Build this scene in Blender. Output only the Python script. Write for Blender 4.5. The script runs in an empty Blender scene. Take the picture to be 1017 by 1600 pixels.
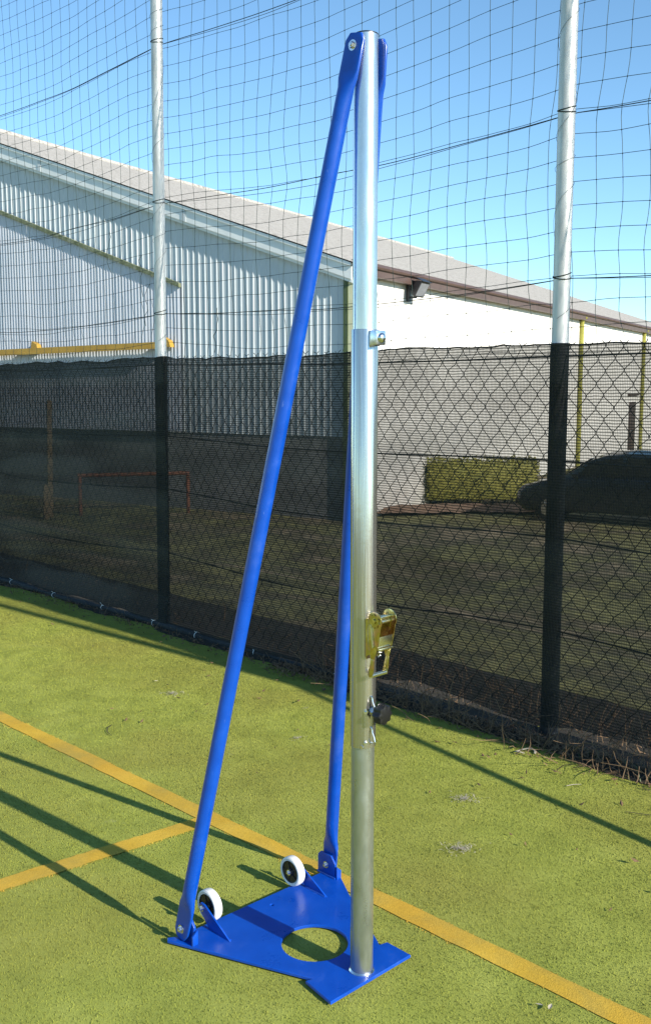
import bpy, bmesh, math, random
import numpy as np
from mathutils import Vector, Matrix

random.seed(7); rng = np.random.default_rng(7)
sc = bpy.context.scene
COL = sc.collection
R = math.radians

# ------------------------------------------------------------------ camera
PITCH = 7.125
cam = bpy.data.cameras.new('camera'); cam_o = bpy.data.objects.new('camera', cam); COL.objects.link(cam_o)
cam_o.location = (0, 0, 1.65); cam_o.rotation_euler = (R(90 - PITCH), 0, 0)
cam.sensor_fit = 'VERTICAL'; cam.sensor_height = 36; cam.sensor_width = 36; cam.lens = 35.1
cam.clip_start = .05; cam.clip_end = 2000
sc.camera = cam_o
# ------------------------------------------------------------------ sky and sun
SUN_HEAD, SUN_EL = 131.3, 24.9
world = bpy.data.worlds.new('World'); sc.world = world; world.use_nodes = True
wn = world.node_tree
sky = wn.nodes.new('ShaderNodeTexSky'); sky.sky_type = 'NISHITA'; sky.sun_disc = False
sky.sun_elevation = R(SUN_EL); sky.sun_rotation = R(SUN_HEAD)
sky.air_density = 0.8; sky.dust_density = 0.0; sky.ozone_density = 0.8; sky.altitude = 0
wb = wn.nodes.new('ShaderNodeMix'); wb.data_type = 'RGBA'; wb.blend_type = 'MULTIPLY'; wb.inputs[0].default_value = 1
wb.inputs[7].default_value = (.70, .93, 1.0, 1)      # even cool white balance of the whole sky
wn.links.new(sky.outputs[0], wb.inputs[6]); wn.links.new(wb.outputs[2], wn.nodes['Background'].inputs[0])
wn.nodes['Background'].inputs[1].default_value = 0.138
sun = bpy.data.lights.new('sun', 'SUN'); sun_o = bpy.data.objects.new('sun', sun); COL.objects.link(sun_o)
sun.energy = 4.8; sun.angle = R(.53); sun.color = (1, .93, .80)
SV = Vector((math.sin(R(SUN_HEAD)) * math.cos(R(SUN_EL)), math.cos(R(SUN_HEAD)) * math.cos(R(SUN_EL)), math.sin(R(SUN_EL))))
sun_o.rotation_euler = SV.to_track_quat('Z', 'Y').to_euler(); sun_o.location = (6, -6, 8)
sc.view_settings.view_transform = 'Standard'; sc.view_settings.look = 'None'
sc.view_settings.gamma = 1; sc.view_settings.use_curve_mapping = False
sc.view_settings.exposure = 0.74
sc.cycles.transparent_max_bounces = 24
sc.cycles.max_bounces = 8

# ------------------------------------------------------------------ materials
def nodes(name):
    m = bpy.data.materials.new(name); m.use_nodes = True
    return m, m.node_tree, m.node_tree.nodes['Principled BSDF']

def ramp(nt, fac, stops, interp='LINEAR'):
    r = nt.nodes.new('ShaderNodeValToRGB'); nt.links.new(fac, r.inputs[0])
    r.color_ramp.interpolation = interp
    el = r.color_ramp.elements
    while len(el) < len(stops): el.new(.5)
    for e, (p, c) in zip(el, stops):
        e.position = p; e.color = (*c, 1) if len(c) == 3 else c
    return r.outputs[0]

def noise(nt, scale, detail=4, rough=.55, coord=None, stretch=None, dist=0):
    n = nt.nodes.new('ShaderNodeTexNoise'); n.inputs['Scale'].default_value = scale
    n.inputs['Detail'].default_value = detail; n.inputs['Roughness'].default_value = rough
    n.inputs['Distortion'].default_value = dist
    if coord is None:
        tc = nt.nodes.new('ShaderNodeTexCoord'); coord = tc.outputs['Object']
    if stretch:
        mp = nt.nodes.new('ShaderNodeMapping'); mp.inputs['Scale'].default_value = stretch
        nt.links.new(coord, mp.inputs[0]); coord = mp.outputs[0]
    nt.links.new(coord, n.inputs[0])
    return n.outputs['Fac']

def mixc(nt, a, b, fac, mode='MIX'):
    m = nt.nodes.new('ShaderNodeMix'); m.data_type = 'RGBA'; m.blend_type = mode
    for s, v in ((m.inputs[0], fac), (m.inputs[6], a), (m.inputs[7], b)):
        if hasattr(v, 'is_output'): nt.links.new(v, s)
        elif isinstance(v, (int, float)): s.default_value = v
        else: s.default_value = (*v, 1)
    return m.outputs[2]

def bump(nt, bsdf, h, strength=.3, dist=.01):
    b = nt.nodes.new('ShaderNodeBump'); b.inputs['Strength'].default_value = strength
    b.inputs['Distance'].default_value = dist
    nt.links.new(h, b.inputs['Height']); nt.links.new(b.outputs[0], bsdf.inputs['Normal'])

def mat(name, stops, scale=8, rough=.6, metal=0, bumps=None, stretch=None, detail=4, rvar=0, coat=0, spec=None):
    """mottled material: noise -> ramp of real base colours"""
    m, nt, b = nodes(name)
    f = noise(nt, scale, detail, stretch=stretch)
    n = len(stops)
    c = ramp(nt, f, [(.3 + .4 * i / max(1, n - 1), s) for i, s in enumerate(stops)])
    nt.links.new(c, b.inputs['Base Color'])
    b.inputs['Roughness'].default_value = rough; b.inputs['Metallic'].default_value = metal
    if coat: b.inputs['Coat Weight'].default_value = coat; b.inputs['Coat Roughness'].default_value = .05
    if spec is not None: b.inputs['Specular IOR Level'].default_value = spec
    if rvar:
        f2 = noise(nt, scale * 2.3, 5, stretch=stretch)
        rr = ramp(nt, f2, [(.3, (max(.02, rough - rvar),) * 3), (.7, (rough + rvar,) * 3)])
        nt.links.new(rr, b.inputs['Roughness'])
    if bumps: bump(nt, b, noise(nt, bumps[0], 5), bumps[1], bumps[2])
    return m

M = {}
def blue_paint():
    m, nt, b = nodes('blue_paint')
    c = ramp(nt, noise(nt, 14, 4), [(.3, (.001, .052, .36)), (.7, (.001, .068, .44))])
    dust = noise(nt, 7, 8, .7); c = mixc(nt, c, (.10, .14, .34), ramp(nt, dust, [(.56, (0, 0, 0)), (.74, (.22, .22, .22))]))
    scr = noise(nt, 90, 4, .6, stretch=(1, .12, .3)); c = mixc(nt, c, (.16, .24, .52), ramp(nt, scr, [(.70, (0, 0, 0)), (.76, (.35, .35, .35))]))
    nt.links.new(c, b.inputs['Base Color'])
    nt.links.new(ramp(nt, dust, [(.35, (.24,) * 3), (.7, (.46,) * 3)]), b.inputs['Roughness'])
    b.inputs['Coat Weight'].default_value = .12
    bump(nt, b, noise(nt, 70, 4), .06, .003)
    return m
M['blue'] = blue_paint()
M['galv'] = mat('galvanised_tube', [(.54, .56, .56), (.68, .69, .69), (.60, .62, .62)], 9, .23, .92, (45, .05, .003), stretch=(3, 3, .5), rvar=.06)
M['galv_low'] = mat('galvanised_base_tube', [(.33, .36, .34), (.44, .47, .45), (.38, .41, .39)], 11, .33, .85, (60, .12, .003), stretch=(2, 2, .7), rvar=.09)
M['galv_dull'] = mat('galvanised_sleeve', [(.40, .385, .36), (.62, .60, .57), (.48, .465, .44), (.64, .62, .59)], 16, .2, .92, (50, .05, .003), stretch=(9, 9, .12), rvar=.09)  # vertical colour bands paint in reflections of the fence and plate
M['pole'] = mat('weathered_galvanised_pole', [(.42, .43, .43), (.56, .56, .55), (.64, .64, .63)], 6, .5, .35, (40, .1, .004), stretch=(3, 3, .6), rvar=.1)
M['zinc'] = mat('bright_zinc', [(.62, .63, .65), (.8, .8, .82)], 60, .22, 1.0)
M['gold'] = mat('yellow_passivated_steel', [(.42, .36, .10), (.78, .66, .36), (.50, .44, .15), (.66, .42, .30), (.80, .72, .46)], 22, .2, 1.0, rvar=.06)
M['gold_red'] = mat('reddish_passivated_steel', [(.42, .14, .08), (.55, .24, .14)], 40, .3, 1.0)
M['gold_pale'] = mat('pale_passivated_steel', [(.72, .68, .46), (.84, .80, .62)], 40, .25, 1.0)
M['cap'] = mat('black_plastic', [(.005, .005, .006), (.010, .010, .011)], 40, .4)
M['hub'] = mat('black_wheel_hub', [(.008, .008, .009), (.018, .018, .02)], 40, .35)
M['tyre'] = mat('white_nylon_tyre', [(.62, .63, .62), (.76, .76, .74)], 25, .45, bumps=(120, .1, .002))
M['twine'] = mat('dark_green_twine', [(.006, .020, .018), (.012, .034, .030)], 30, .7)
M['rope'] = mat('black_green_rope', [(.008, .012, .012), (.02, .028, .026)], 60, .8, bumps=(300, .5, .002))
M['chain'] = mat('dark_plastic_coated_wire', [(.010, .012, .010), (.022, .024, .020)], 20, .5)
M['hem'] = mat('rolled_black_hem', [(.006, .008, .010), (.016, .020, .023)], 18, .8, bumps=(50, .6, .01))
M['clad'] = mat('pale_steel_cladding', [(.47, .52, .55), (.55, .595, .615)], 1.6, .65, 0, stretch=(1, 1, .25))
M['clad_fine'] = mat('pale_fine_cladding', [(.45, .485, .55), (.55, .575, .63)], 1.3, .65, 0, stretch=(1, 1, .25))
M['barge'] = mat('white_barge_board', [(.66, .69, .69), (.78, .80, .79)], 1.5, .5)
M['roof'] = mat('fibre_cement_roof', [(.19, .18, .165), (.33, .31, .285), (.41, .39, .365), (.25, .24, .215)], 7, .9, 0, (25, .3, .02), detail=8)
M['render'] = mat('white_render', [(.74, .71, .66), (.82, .79, .75)], 3, .85, 0, (40, .25, .01))
M['plinth'] = mat('grey_block_plinth', [(.17, .165, .155), (.27, .26, .24)], 3, .9, 0, (20, .4, .01))
M['brown'] = mat('brown_gutter', [(.075, .045, .038), (.105, .066, .055)], 4, .5)
M['ygreen'] = mat('yellow_green_paint', [(.30, .29, .05), (.38, .36, .07)], 6, .6)
M['dgreen'] = mat('dark_green_trim', [(.055, .085, .03), (.08, .11, .04)], 6, .6)
M['cream'] = mat('cream_trim', [(.62, .60, .38), (.70, .68, .46)], 6, .6)
M['moss'] = mat('mossy_green_flashing', [(.08, .10, .05), (.16, .18, .10), (.24, .26, .20)], 9, .8, detail=6)
M['rail'] = mat('yellow_rail', [(.36, .21, .025), (.44, .27, .04)], 4, .5)
M['door'] = mat('dark_brown_door', [(.05, .028, .022), (.07, .04, .032)], 6, .5)
M['flood'] = mat('floodlight_body', [(.025, .025, .03), (.04, .04, .045)], 20, .4, .3)
M['flood_glass'] = mat('floodlight_glass', [(.18, .19, .22), (.24, .25, .28)], 6, .1, 0)
M['car'] = mat('near_black_car_paint', [(.006, .008, .010), (.010, .012, .015)], 3, .25, 0, coat=.6)
M['car_glass'] = mat('dark_car_glass', [(.010, .014, .016), (.016, .020, .022)], 3, .06)
M['rubber'] = mat('tyre_rubber', [(.012, .012, .012), (.02, .02, .02)], 20, .8)
M['rust'] = mat('rusty_red_steel', [(.13, .045, .022), (.19, .065, .03), (.10, .036, .02)], 12, .7, detail=6)
M['wood'] = mat('weathered_timber', [(.14, .10, .055), (.22, .16, .09)], 14, .85, stretch=(4, 4, .5), bumps=(40, .4, .01))
M['bed'] = mat('red_brown_earth', [(.24, .14, .09), (.33, .21, .14), (.19, .13, .09)], 3, .95, 0, (30, .8, .03), detail=7)
M['litter'] = mat('dead_leaf', [(.10, .055, .028), (.17, .10, .05), (.07, .042, .025)], 40, .85)
M['pale_leaf'] = mat('bleached_leaf', [(.34, .30, .22), (.44, .40, .32)], 40, .8)
M['weed'] = mat('dry_stalk', [(.085, .05, .028), (.17, .11, .06), (.05, .032, .02)], 25, .85)
M['green_weed'] = mat('weed_green', [(.045, .07, .02), (.08, .11, .03)], 20, .6)
M['twig'] = mat('dark_twig', [(.03, .024, .018), (.055, .042, .03)], 40, .85)
M['white_tie'] = mat('white_cable_tie', [(.65, .65, .63), (.75, .75, .73)], 30, .5)
M['hedge'] = mat('hedge_leaf', [(.28, .27, .05), (.36, .335, .065), (.23, .23, .046)], 3, .6)

def turf_material(name, dark, mid, light, line=False, pile=False):
    m, nt, b = nodes(name)
    big = noise(nt, .9, 3, .5)
    medn = noise(nt, 5.5, 5, .6)
    fine = noise(nt, 160, 3, .7)
    c = ramp(nt, medn, [(.25, dark), (.5, mid), (.78, light)])
    brown = tuple(x * y for x, y in zip(mid, (.92, .78, .9)))
    c = mixc(nt, c, brown, ramp(nt, big, [(.42, (0, 0, 0)), (.68, (.75, .75, .75))]))
    worn = noise(nt, 3.1, 6, .65, dist=.4)
    wc = (.29, .275, .17) if not line else (.40, .29, .06)
    c = mixc(nt, c, wc, ramp(nt, worn, [(.66, (0, 0, 0)), (.74, (.55, .55, .55))] if not line else [(.44, (0, 0, 0)), (.64, (.85, .85, .85))]))
    dk = noise(nt, 1.7, 4, .6, dist=.6)
    c = mixc(nt, c, tuple(x * .68 for x in mid), ramp(nt, dk, [(.54, (0, 0, 0)), (.74, (.55, .55, .55))]))
    fm = ramp(nt, fine, [(.25, (.84, .84, .84)), (.75, (1.14, 1.14, 1.14))])
    c = mixc(nt, c, fm, 1.0, 'MULTIPLY')
    nt.links.new(c, b.inputs['Base Color']); b.inputs['Roughness'].default_value = .8
    b.inputs['Specular IOR Level'].default_value = .15
    if pile:      # short soft fibres scatter light like the carpet they stand in
        up = nt.nodes.new('ShaderNodeCombineXYZ'); up.inputs[2].default_value = 1
        g = nt.nodes.new('ShaderNodeNewGeometry'); mx = nt.nodes.new('ShaderNodeMix'); mx.data_type = 'VECTOR'; mx.inputs[0].default_value = .72
        nt.links.new(g.outputs['Normal'], mx.inputs[4]); nt.links.new(up.outputs[0], mx.inputs[5]); nt.links.new(mx.outputs[1], b.inputs['Normal'])
    else: bump(nt, b, noise(nt, 240, 3), .5, .004)
    return m
M['turf'] = turf_material('worn_turf_backing', (.22, .25, .046), (.285, .315, .06), (.355, .38, .084))
M['pile'] = turf_material('turf_pile', (.28, .318, .052), (.37, .402, .07), (.45, .478, .098), pile=True)
M['line'] = turf_material('yellow_line_backing', (.48, .30, .035), (.58, .37, .045), (.66, .44, .07), True)
M['line_pile'] = turf_material('yellow_line_pile', (.66, .42, .055), (.80, .53, .07), (.88, .62, .11), True, True)

def field_material():
    m, nt, b = nodes('rough_grass_field')
    a = noise(nt, .55, 7, .65); f = noise(nt, 6, 6, .7)
    c = ramp(nt, a, [(.32, (.085, .08, .028)), (.44, (.26, .24, .085)), (.52, (.12, .105, .045)), (.64, (.33, .255, .15))])
    fm = ramp(nt, f, [(.3, (.45, .45, .45)), (.7, (1.5, 1.5, 1.5))])
    c = mixc(nt, c, fm, 1, 'MULTIPLY')
    nt.links.new(c, b.inputs['Base Color']); b.inputs['Roughness'].default_value = .95
    bump(nt, b, f, .8, .06)
    return m
M['field'] = field_material()

def screen_material(name, open_frac, col):
    """woven windbreak: tight horizontal tapes with open slots between them"""
    m, nt, b = nodes(name)
    b.inputs['Base Color'].default_value = (*col, 1); b.inputs['Roughness'].default_value = .75
    b.inputs['Specular IOR Level'].default_value = .2
    tc = nt.nodes.new('ShaderNodeTexCoord')
    wv = nt.nodes.new('ShaderNodeTexWave'); wv.wave_type = 'BANDS'; wv.bands_direction = 'Z'
    wv.inputs['Scale'].default_value = 24; wv.inputs['Distortion'].default_value = 1.6
    wv.inputs['Detail'].default_value = 3; wv.inputs['Detail Scale'].default_value = 1.2
    nt.links.new(tc.outputs['Object'], wv.inputs[0])
    n2 = noise(nt, 2.2, 4, stretch=(1, 1, 2.5))
    lo, hi = open_frac
    a1 = ramp(nt, wv.outputs['Fac'], [(.1, (lo,) * 3), (.9, (hi,) * 3)])
    a2 = ramp(nt, n2, [(.3, (.78,) * 3), (.7, (1.15,) * 3)])
    tr = mixc(nt, a1, a2, 1, 'MULTIPLY')
    t = nt.nodes.new('ShaderNodeBsdfTransparent'); mx = nt.nodes.new('ShaderNodeMixShader')
    nt.links.new(tr, mx.inputs[0]); nt.links.new(b.outputs[0], mx.inputs[1]); nt.links.new(t.outputs[0], mx.inputs[2])
    nt.links.new(mx.outputs[0], nt.nodes['Material Output'].inputs[0])
    return m
M['screen'] = screen_material('open_windbreak_mesh', (.11, .43), (.024, .024, .021))
M['screen_dense'] = screen_material('dense_windbreak_mesh', (.09, .27), (.030, .033, .031))
M['knit'] = mat('windbreak_knit_chain', [(.016, .018, .017), (.028, .030, .027)], 20, .8)
M['sleeve'] = mat('painted_pole_shade', [(.012, .015, .018), (.026, .031, .036)], 14, .75, bumps=(60, .5, .006))  # dark colour paints the deep shade on the poles behind the screens

# ------------------------------------------------------------------ mesh helpers
class MB:
    def __init__(s): s.v = []; s.f = []; s.sm = []
    def add(s, vs, fs, smooth=False):
        o = len(s.v); s.v += [tuple(v) for v in vs]; s.f += [tuple(i + o for i in f) for f in fs]; s.sm += [smooth] * len(fs)
    def box(s, c, size, axes=None):
        ax = axes or (Vector((1, 0, 0)), Vector((0, 1, 0)), Vector((0, 0, 1)))
        c = Vector(c); vs = []
        for k in (-1, 1):
            for j in (-1, 1):
                for i in (-1, 1):
                    vs.append(c + ax[0] * (i * size[0] / 2) + ax[1] * (j * size[1] / 2) + ax[2] * (k * size[2] / 2))
        s.add(vs, [(0, 2, 3, 1), (4, 5, 7, 6), (0, 1, 5, 4), (1, 3, 7, 5), (3, 2, 6, 7), (2, 0, 4, 6)])
    def tube(s, pts, r, n=8, cap=True, smooth=True):
        P = [Vector(p) for p in pts]; m = len(P)
        rr = r if isinstance(r, (list, tuple)) else [r] * m
        d0 = (P[1] - P[0]).normalized()
        up = Vector((0, 0, 1)) if abs(d0.z) < .9 else Vector((1, 0, 0))
        nrm = d0.cross(up).normalized(); vs = []
        for i in range(m):
            d = (P[min(i + 1, m - 1)] - P[max(i - 1, 0)]).normalized()
            nrm = (nrm - d * nrm.dot(d)).normalized(); b = d.cross(nrm)
            for k in range(n):
                a = 2 * math.pi * k / n
                vs.append(P[i] + (nrm * math.cos(a) + b * math.sin(a)) * rr[i])
        fs = [(i * n + k, i * n + (k + 1) % n, (i + 1) * n + (k + 1) % n, (i + 1) * n + k) for i in range(m - 1) for k in range(n)]
        s.add(vs, fs, smooth)
        if cap:
            s.add([], []); o = len(s.v) - len(vs)
            s.f.append(tuple(o + k for k in range(n))[::-1]); s.sm.append(False)
            s.f.append(tuple(o + (m - 1) * n + k for k in range(n))); s.sm.append(False)
    def loft(s, rings, cap=True, smooth=True, closed=True):
        n = len(rings[0]); vs = [p for r in rings for p in r]
        kk = n if closed else n - 1
        fs = [(i * n + k, i * n + (k + 1) % n, (i + 1) * n + (k + 1) % n, (i + 1) * n + k) for i in range(len(rings) - 1) for k in range(kk)]
        o = len(s.v); s.add(vs, fs, smooth)
        if cap:
            s.f.append(tuple(o + k for k in range(n))[::-1]); s.sm.append(False)
            s.f.append(tuple(o + (len(rings) - 1) * n + k for k in range(n))); s.sm.append(False)
    def prism(s, poly, off):
        """poly: list of 3d points (flat), off: extrusion vector"""
        n = len(poly); off = Vector(off); a = [Vector(p) for p in poly]; b = [p + off for p in a]
        s.add(a + b, [tuple(range(n))[::-1], tuple(range(n, 2 * n))] + [(i, (i + 1) % n, n + (i + 1) % n, n + i) for i in range(n)])
    def build(s, name, m, parent=None, bevel=0, auto=False):
        me = bpy.data.meshes.new(name); me.from_pydata(s.v, [], s.f); me.update()
        me.polygons.foreach_set('use_smooth', s.sm)
        bm = bmesh.new(); bm.from_mesh(me); bmesh.ops.recalc_face_normals(bm, faces=bm.faces[:])
        if bevel:
            eds = [e for e in bm.edges if len(e.link_faces) == 2 and e.calc_face_angle(0) > .6]
            bmesh.ops.bevel(bm, geom=eds, offset=bevel, segments=2, affect='EDGES', profile=.6, clamp_overlap=True)
        bm.to_mesh(me); bm.free()
        me.set_sharp_from_angle(angle=R(38))
        me.materials.append(M[m])
        o = bpy.data.objects.new(name, me); COL.objects.link(o)
        if parent: o.parent = parent
        return o

def tag(o, label=None, cat=None, group=None, kind=None):
    if label: o['label'] = label
    if cat: o['category'] = cat
    if group: o['group'] = group
    if kind: o['kind'] = kind
    return o
def empty(name, loc=(0, 0, 0), rz=0):
    o = bpy.data.objects.new(name, None); COL.objects.link(o); o.location = loc; o.rotation_euler = (0, 0, rz)
    o.empty_display_size = .1
    return o
def inst(src, name, parent, loc=None, mat4=None):
    o = src.copy(); o.name = name; COL.objects.link(o); o.parent = parent
    if loc is not None: o.location = loc
    if mat4 is not None: o.matrix_local = mat4
    return o
def V(*a): return Vector(a)
def hsh(*a):
    x = math.sin(sum(v * k for v, k in zip(a, (12.9898, 78.233, 37.719)))) * 43758.5453
    return x - math.floor(x)
def vn(x, y):
    """smooth value noise in -1..1"""
    ix, iy = math.floor(x), math.floor(y); fx, fy = x - ix, y - iy
    fx = fx * fx * (3 - 2 * fx); fy = fy * fy * (3 - 2 * fy)
    a = hsh(ix, iy) * (1 - fx) + hsh(ix + 1, iy) * fx; b = hsh(ix, iy + 1) * (1 - fx) + hsh(ix + 1, iy + 1) * fx
    return (a * (1 - fy) + b * fy) * 2 - 1

# fence frame: s runs leftwards/away along the fence, t outwards (away from the court)
F0 = V(1.073, 4.635, 0); FU = V(-.7037, .7105, 0).normalized(); FN = V(FU.y, -FU.x, 0)
def fp(s, t=0, z=0): return F0 + FU * s + FN * t + V(0, 0, z)
def fst(x, y): d = V(x, y, 0) - F0; return d.dot(FU), d.dot(FN)
GZ = -1.29     # level of the lower ground outside the court

# ------------------------------------------------------------------ ground
def ground_z(t): 
    k = min(1, max(0, (t - .3) / 7.5)); k = k * k * (3 - 2 * k)
    return -.03 + (GZ + .03) * k
def make_ground():
    ts = [-400, -100, -30, -10, -4, -1, 0, .3] + [.3 + .5 * i for i in range(1, 19)] + [11, 14, 18, 24, 32, 45, 70, 120, 250, 700]
    ss = [-700, -200, -60, -25, -14, -9] + [-8 + .75 * i for i in range(60)] + [40, 48, 60, 90, 150, 300, 700]
    vs = []; fs = []
    for t in ts:
        for s in ss:
            p = fp(s, t); z = ground_z(t)
            if .3 < t < 40: z += .06 * vn(s * .7, t * .7) * min(1, (t - .3) / 2)
            vs.append((p.x, p.y, z))
    n = len(ss)
    for i in range(len(ts) - 1):
        for j in range(n - 1): fs.append((i * n + j, i * n + j + 1, (i + 1) * n + j + 1, (i + 1) * n + j))
    b = MB(); b.add(vs, fs, True); return tag(b.build('ground', 'field'), kind='structure')
make_ground()

def turf_sheet():
    b = MB(); vs = []; fs = []
    ss = [-14 + .5 * i for i in range(72)]; ts = [-16, -12, -9, -7, -6, -5, -4, -3, -2, -1.2, -.6, -.25, .06]
    for t in ts:
        for s in ss:
            e = .05 * vn(s * 2.3, 1.7) if t > 0 else 0
            p = fp(s, t + e); vs.append((p.x, p.y, 0))
    n = len(ss)
    for i in range(len(ts) - 1):
        for j in range(n - 1): fs.append((i * n + j, i * n + j + 1, (i + 1) * n + j + 1, (i + 1) * n + j))
    b.add(vs, fs, True); return tag(b.build('court_turf', 'turf'), kind='structure')
turf = turf_sheet()

# painted lines (world xy of both ends of the centre line, width)
LINES = [((-6.4, 9.62), (3.3, -.06), .088), ((-3.62, 1.13), (-.46, 3.645), .090)]
def line_mask(x, y, i):
    (ax, ay), (bx, by), w = LINES[i]
    dx, dy = bx - ax, by - ay; L = math.hypot(dx, dy); dx /= L; dy /= L
    u = (x - ax) * dx + (y - ay) * dy; d = np.abs(-(x - ax) * dy + (y - ay) * dx)
    return (d < w / 2 + .006 * np.sin(u * 41 + 3 * np.sin(u * 17)) * np.sin(u * 9) + rng.normal(0, .003, len(x))) & (u > 0) & (u < L)
line_objs = []
for i, ((ax, ay), (bx, by), w) in enumerate(LINES):
    A = V(ax, ay, 0); B_ = V(bx, by, 0); d = (B_ - A).normalized(); nn = V(-d.y, d.x, 0); L = (B_ - A).length
    b = MB(); k = 160; vs = []
    for j in range(k + 1):
        c = A + d * (L * j / k)
        for sg in (-1, 1):
            q = c + nn * sg * (w / 2 - .004 + .004 * vn(j * .9, sg * 5 + i)); vs.append((q.x, q.y, .003 + .0012 * i))
    b.add(vs, [(2 * j, 2 * j + 1, 2 * j + 3, 2 * j + 2) for j in range(k)])
    line_objs.append(tag(b.build('painted_line', 'line'), kind='structure'))

# ------------------------------------------------------------------ post frame
PB = V(.102, 2.641, 0); E1 = V(math.cos(R(44)), math.sin(R(44)), 0); E2 = V(-E1.y, E1.x, 0)
POST_RZ = R(44)     # local x = E1 (across the plate), local y = E2 (towards the wheels)
PLATE = [(-.166, -.047), (.156, -.047), (.156, .045), (.130, .046), (.134, .066), (.368, .455), (.368, .482), (-.292, .497), (-.302, .520), (-.310, .505), (-.124, .066), (-.148, .070)]
PLATE = [(-.168, -.047), (.156, -.047), (.157, .046), (.129, .052), (.145, .078), (.278, .325), (.366, .470), (.340, .492), (-.270, .500), (-.298, .518), (-.306, .506), (-.128, .064), (-.150, .071)]
HOLE = (0.0, .193, .0985)

# turf pile: short fibres over the part of the court near the camera
def make_pile():
    N = 1100000
    y = np.sqrt(rng.random(N) * (9.2 ** 1.0 - 1.9 ** 1.0) * 0 + (1.9 ** 2 + rng.random(N) * (9.0 ** 2 - 1.9 ** 2)))
    # thin out with distance
    keep = rng.random(N) < np.clip(3.2 / y, .25, 1) ** 1.1
    y = y[keep]; x = (rng.random(len(y)) * 2 - 1) * (.36 * y + .45)
    dx, dy = x - F0.x, y - F0.y; t = dx * FN.x + dy * FN.y
    k = t < .05; x, y = x[k], y[k]
    # not under the steel plate
    lx = (x - PB.x) * E1.x + (y - PB.y) * E1.y; ly = (x - PB.x) * E2.x + (y - PB.y) * E2.y
    poly = PLATE; ins = np.zeros(len(x), bool)
    for i in range(len(poly)):
        x1, y1 = poly[i]; x2, y2 = poly[(i + 1) % len(poly)]
        c = ((y1 > ly) != (y2 > ly)) & (lx < (x2 - x1) * (ly - y1) / (y2 - y1 + 1e-12) + x1); ins ^= c
    hole = np.hypot(lx - HOLE[0], ly - HOLE[1]) < HOLE[2] - .004
    k = (~ins) | hole; x, y = x[k], y[k]
    n = len(x)
    h = (.002 + .0032 * rng.random(n)) * (1 + .0 * y); w = (.0010 + .0008 * rng.random(n)) * np.clip(y / 3.2, 1, 2.2)
    a = rng.random(n) * 2 * np.pi; la = rng.random(n) * 2 * np.pi; lean = .004 * rng.random(n)
    v = np.zeros((n, 3, 3), np.float32)
    v[:, 0, 0] = x - np.cos(a) * w; v[:, 0, 1] = y - np.sin(a) * w
    v[:, 1, 0] = x + np.cos(a) * w; v[:, 1, 1] = y + np.sin(a) * w
    v[:, 2, 0] = x + np.cos(la) * lean; v[:, 2, 1] = y + np.sin(la) * lean; v[:, 2, 2] = h
    m0 = line_mask(x, y, 0); m1 = line_mask(x, y, 1) & ~m0
    for name, sel, mm, par in (('turf_pile', ~(m0 | m1), 'pile', turf), ('line_pile', m0, 'line_pile', line_objs[0]), ('line_pile', m1, 'line_pile', line_objs[1])):
        vv = v[sel].reshape(-1, 3); q = len(vv) // 3
        if not q: continue
        me = bpy.data.meshes.new(name); me.vertices.add(len(vv)); me.vertices.foreach_set('co', vv.ravel())
        me.loops.add(q * 3); me.loops.foreach_set('vertex_index', np.arange(q * 3, dtype=np.int32))
        me.polygons.add(q); me.polygons.foreach_set('loop_start', np.arange(0, q * 3, 3, dtype=np.int32))
        me.update(calc_edges=True); me.materials.append(M[mm])
        o = bpy.data.objects.new(name, me); COL.objects.link(o); o.parent = par; o['kind'] = 'stuff'
make_pile()

# ------------------------------------------------------------------ shed
HB = R(30.2); BW = V(math.sin(HB), math.cos(HB), 0); BG = V(-math.cos(HB), math.sin(HB), 0)   # along side wall / along gable
BC = V(.531, 22.0, 0)
def bp(s, w, z): return BC + BG * s + BW * w + V(0, 0, z)      # s along gable (left), w along the side wall (away)
SL = .3504; EZ = 4.24; APEX = 17.3; LEN = 46
def verge(s): return EZ + SL * (s if s <= APEX else 2 * APEX - s)
shed = empty('industrial_shed', BC + V(0, 0, GZ))
tag(shed, 'long pale metal clad shed with speckled grey roof and brown gutter behind the fence', 'shed')
SO = -(BC + V(0, 0, GZ))
def sb(b, name, m, parent=None, **k):
    """build with coordinates relative to the shed's base"""
    b.v = [tuple(Vector(v) + SO) for v in b.v]
    return b.build(name, m, parent or shed, **k)
def ribbed_sheet(s0, s1, zb, top, w, pitch, depth, crown, b):
    """vertical trapezoidal sheeting between s0 and s1; top(s) gives the height"""
    prof = []; k = s0
    while k < s1 - 1e-6:
        q = [(0, 0), (pitch - crown - .024, 0), (pitch - crown - .012, -depth), (pitch - .012, -depth)]
        for ds, dw in q:
            if k + ds < s1: prof.append((k + ds, dw))
        k += pitch
    prof.append((s1, 0))
    vs = []
    for s, d in prof: vs += [bp(s, w + d, zb), bp(s, w + d, top(s))]
    b.add(vs, [(2 * i, 2 * i + 1, 2 * i + 3, 2 * i + 2) for i in range(len(prof) - 1)])
DS0, DZ0, DS1, DZ1 = 10.63, 6.30, 4.55, 4.06
def diag(s): return DZ0 + (s - DS0) * (DZ0 - DZ1) / (DS0 - DS1)
CB = .56        # bottom of the cladding
n_sh = 0
s = 0.0
while s < 2 * APEX - .01:
    e = min(s + 1.02, 2 * APEX); b = MB()
    ribbed_sheet(s, e, CB, lambda q: verge(q) - .02, -.004 * (n_sh % 2), .17, .014, .026, b)
    sb(b, 'cladding_sheet', 'clad'); s = e; n_sh += 1
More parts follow.
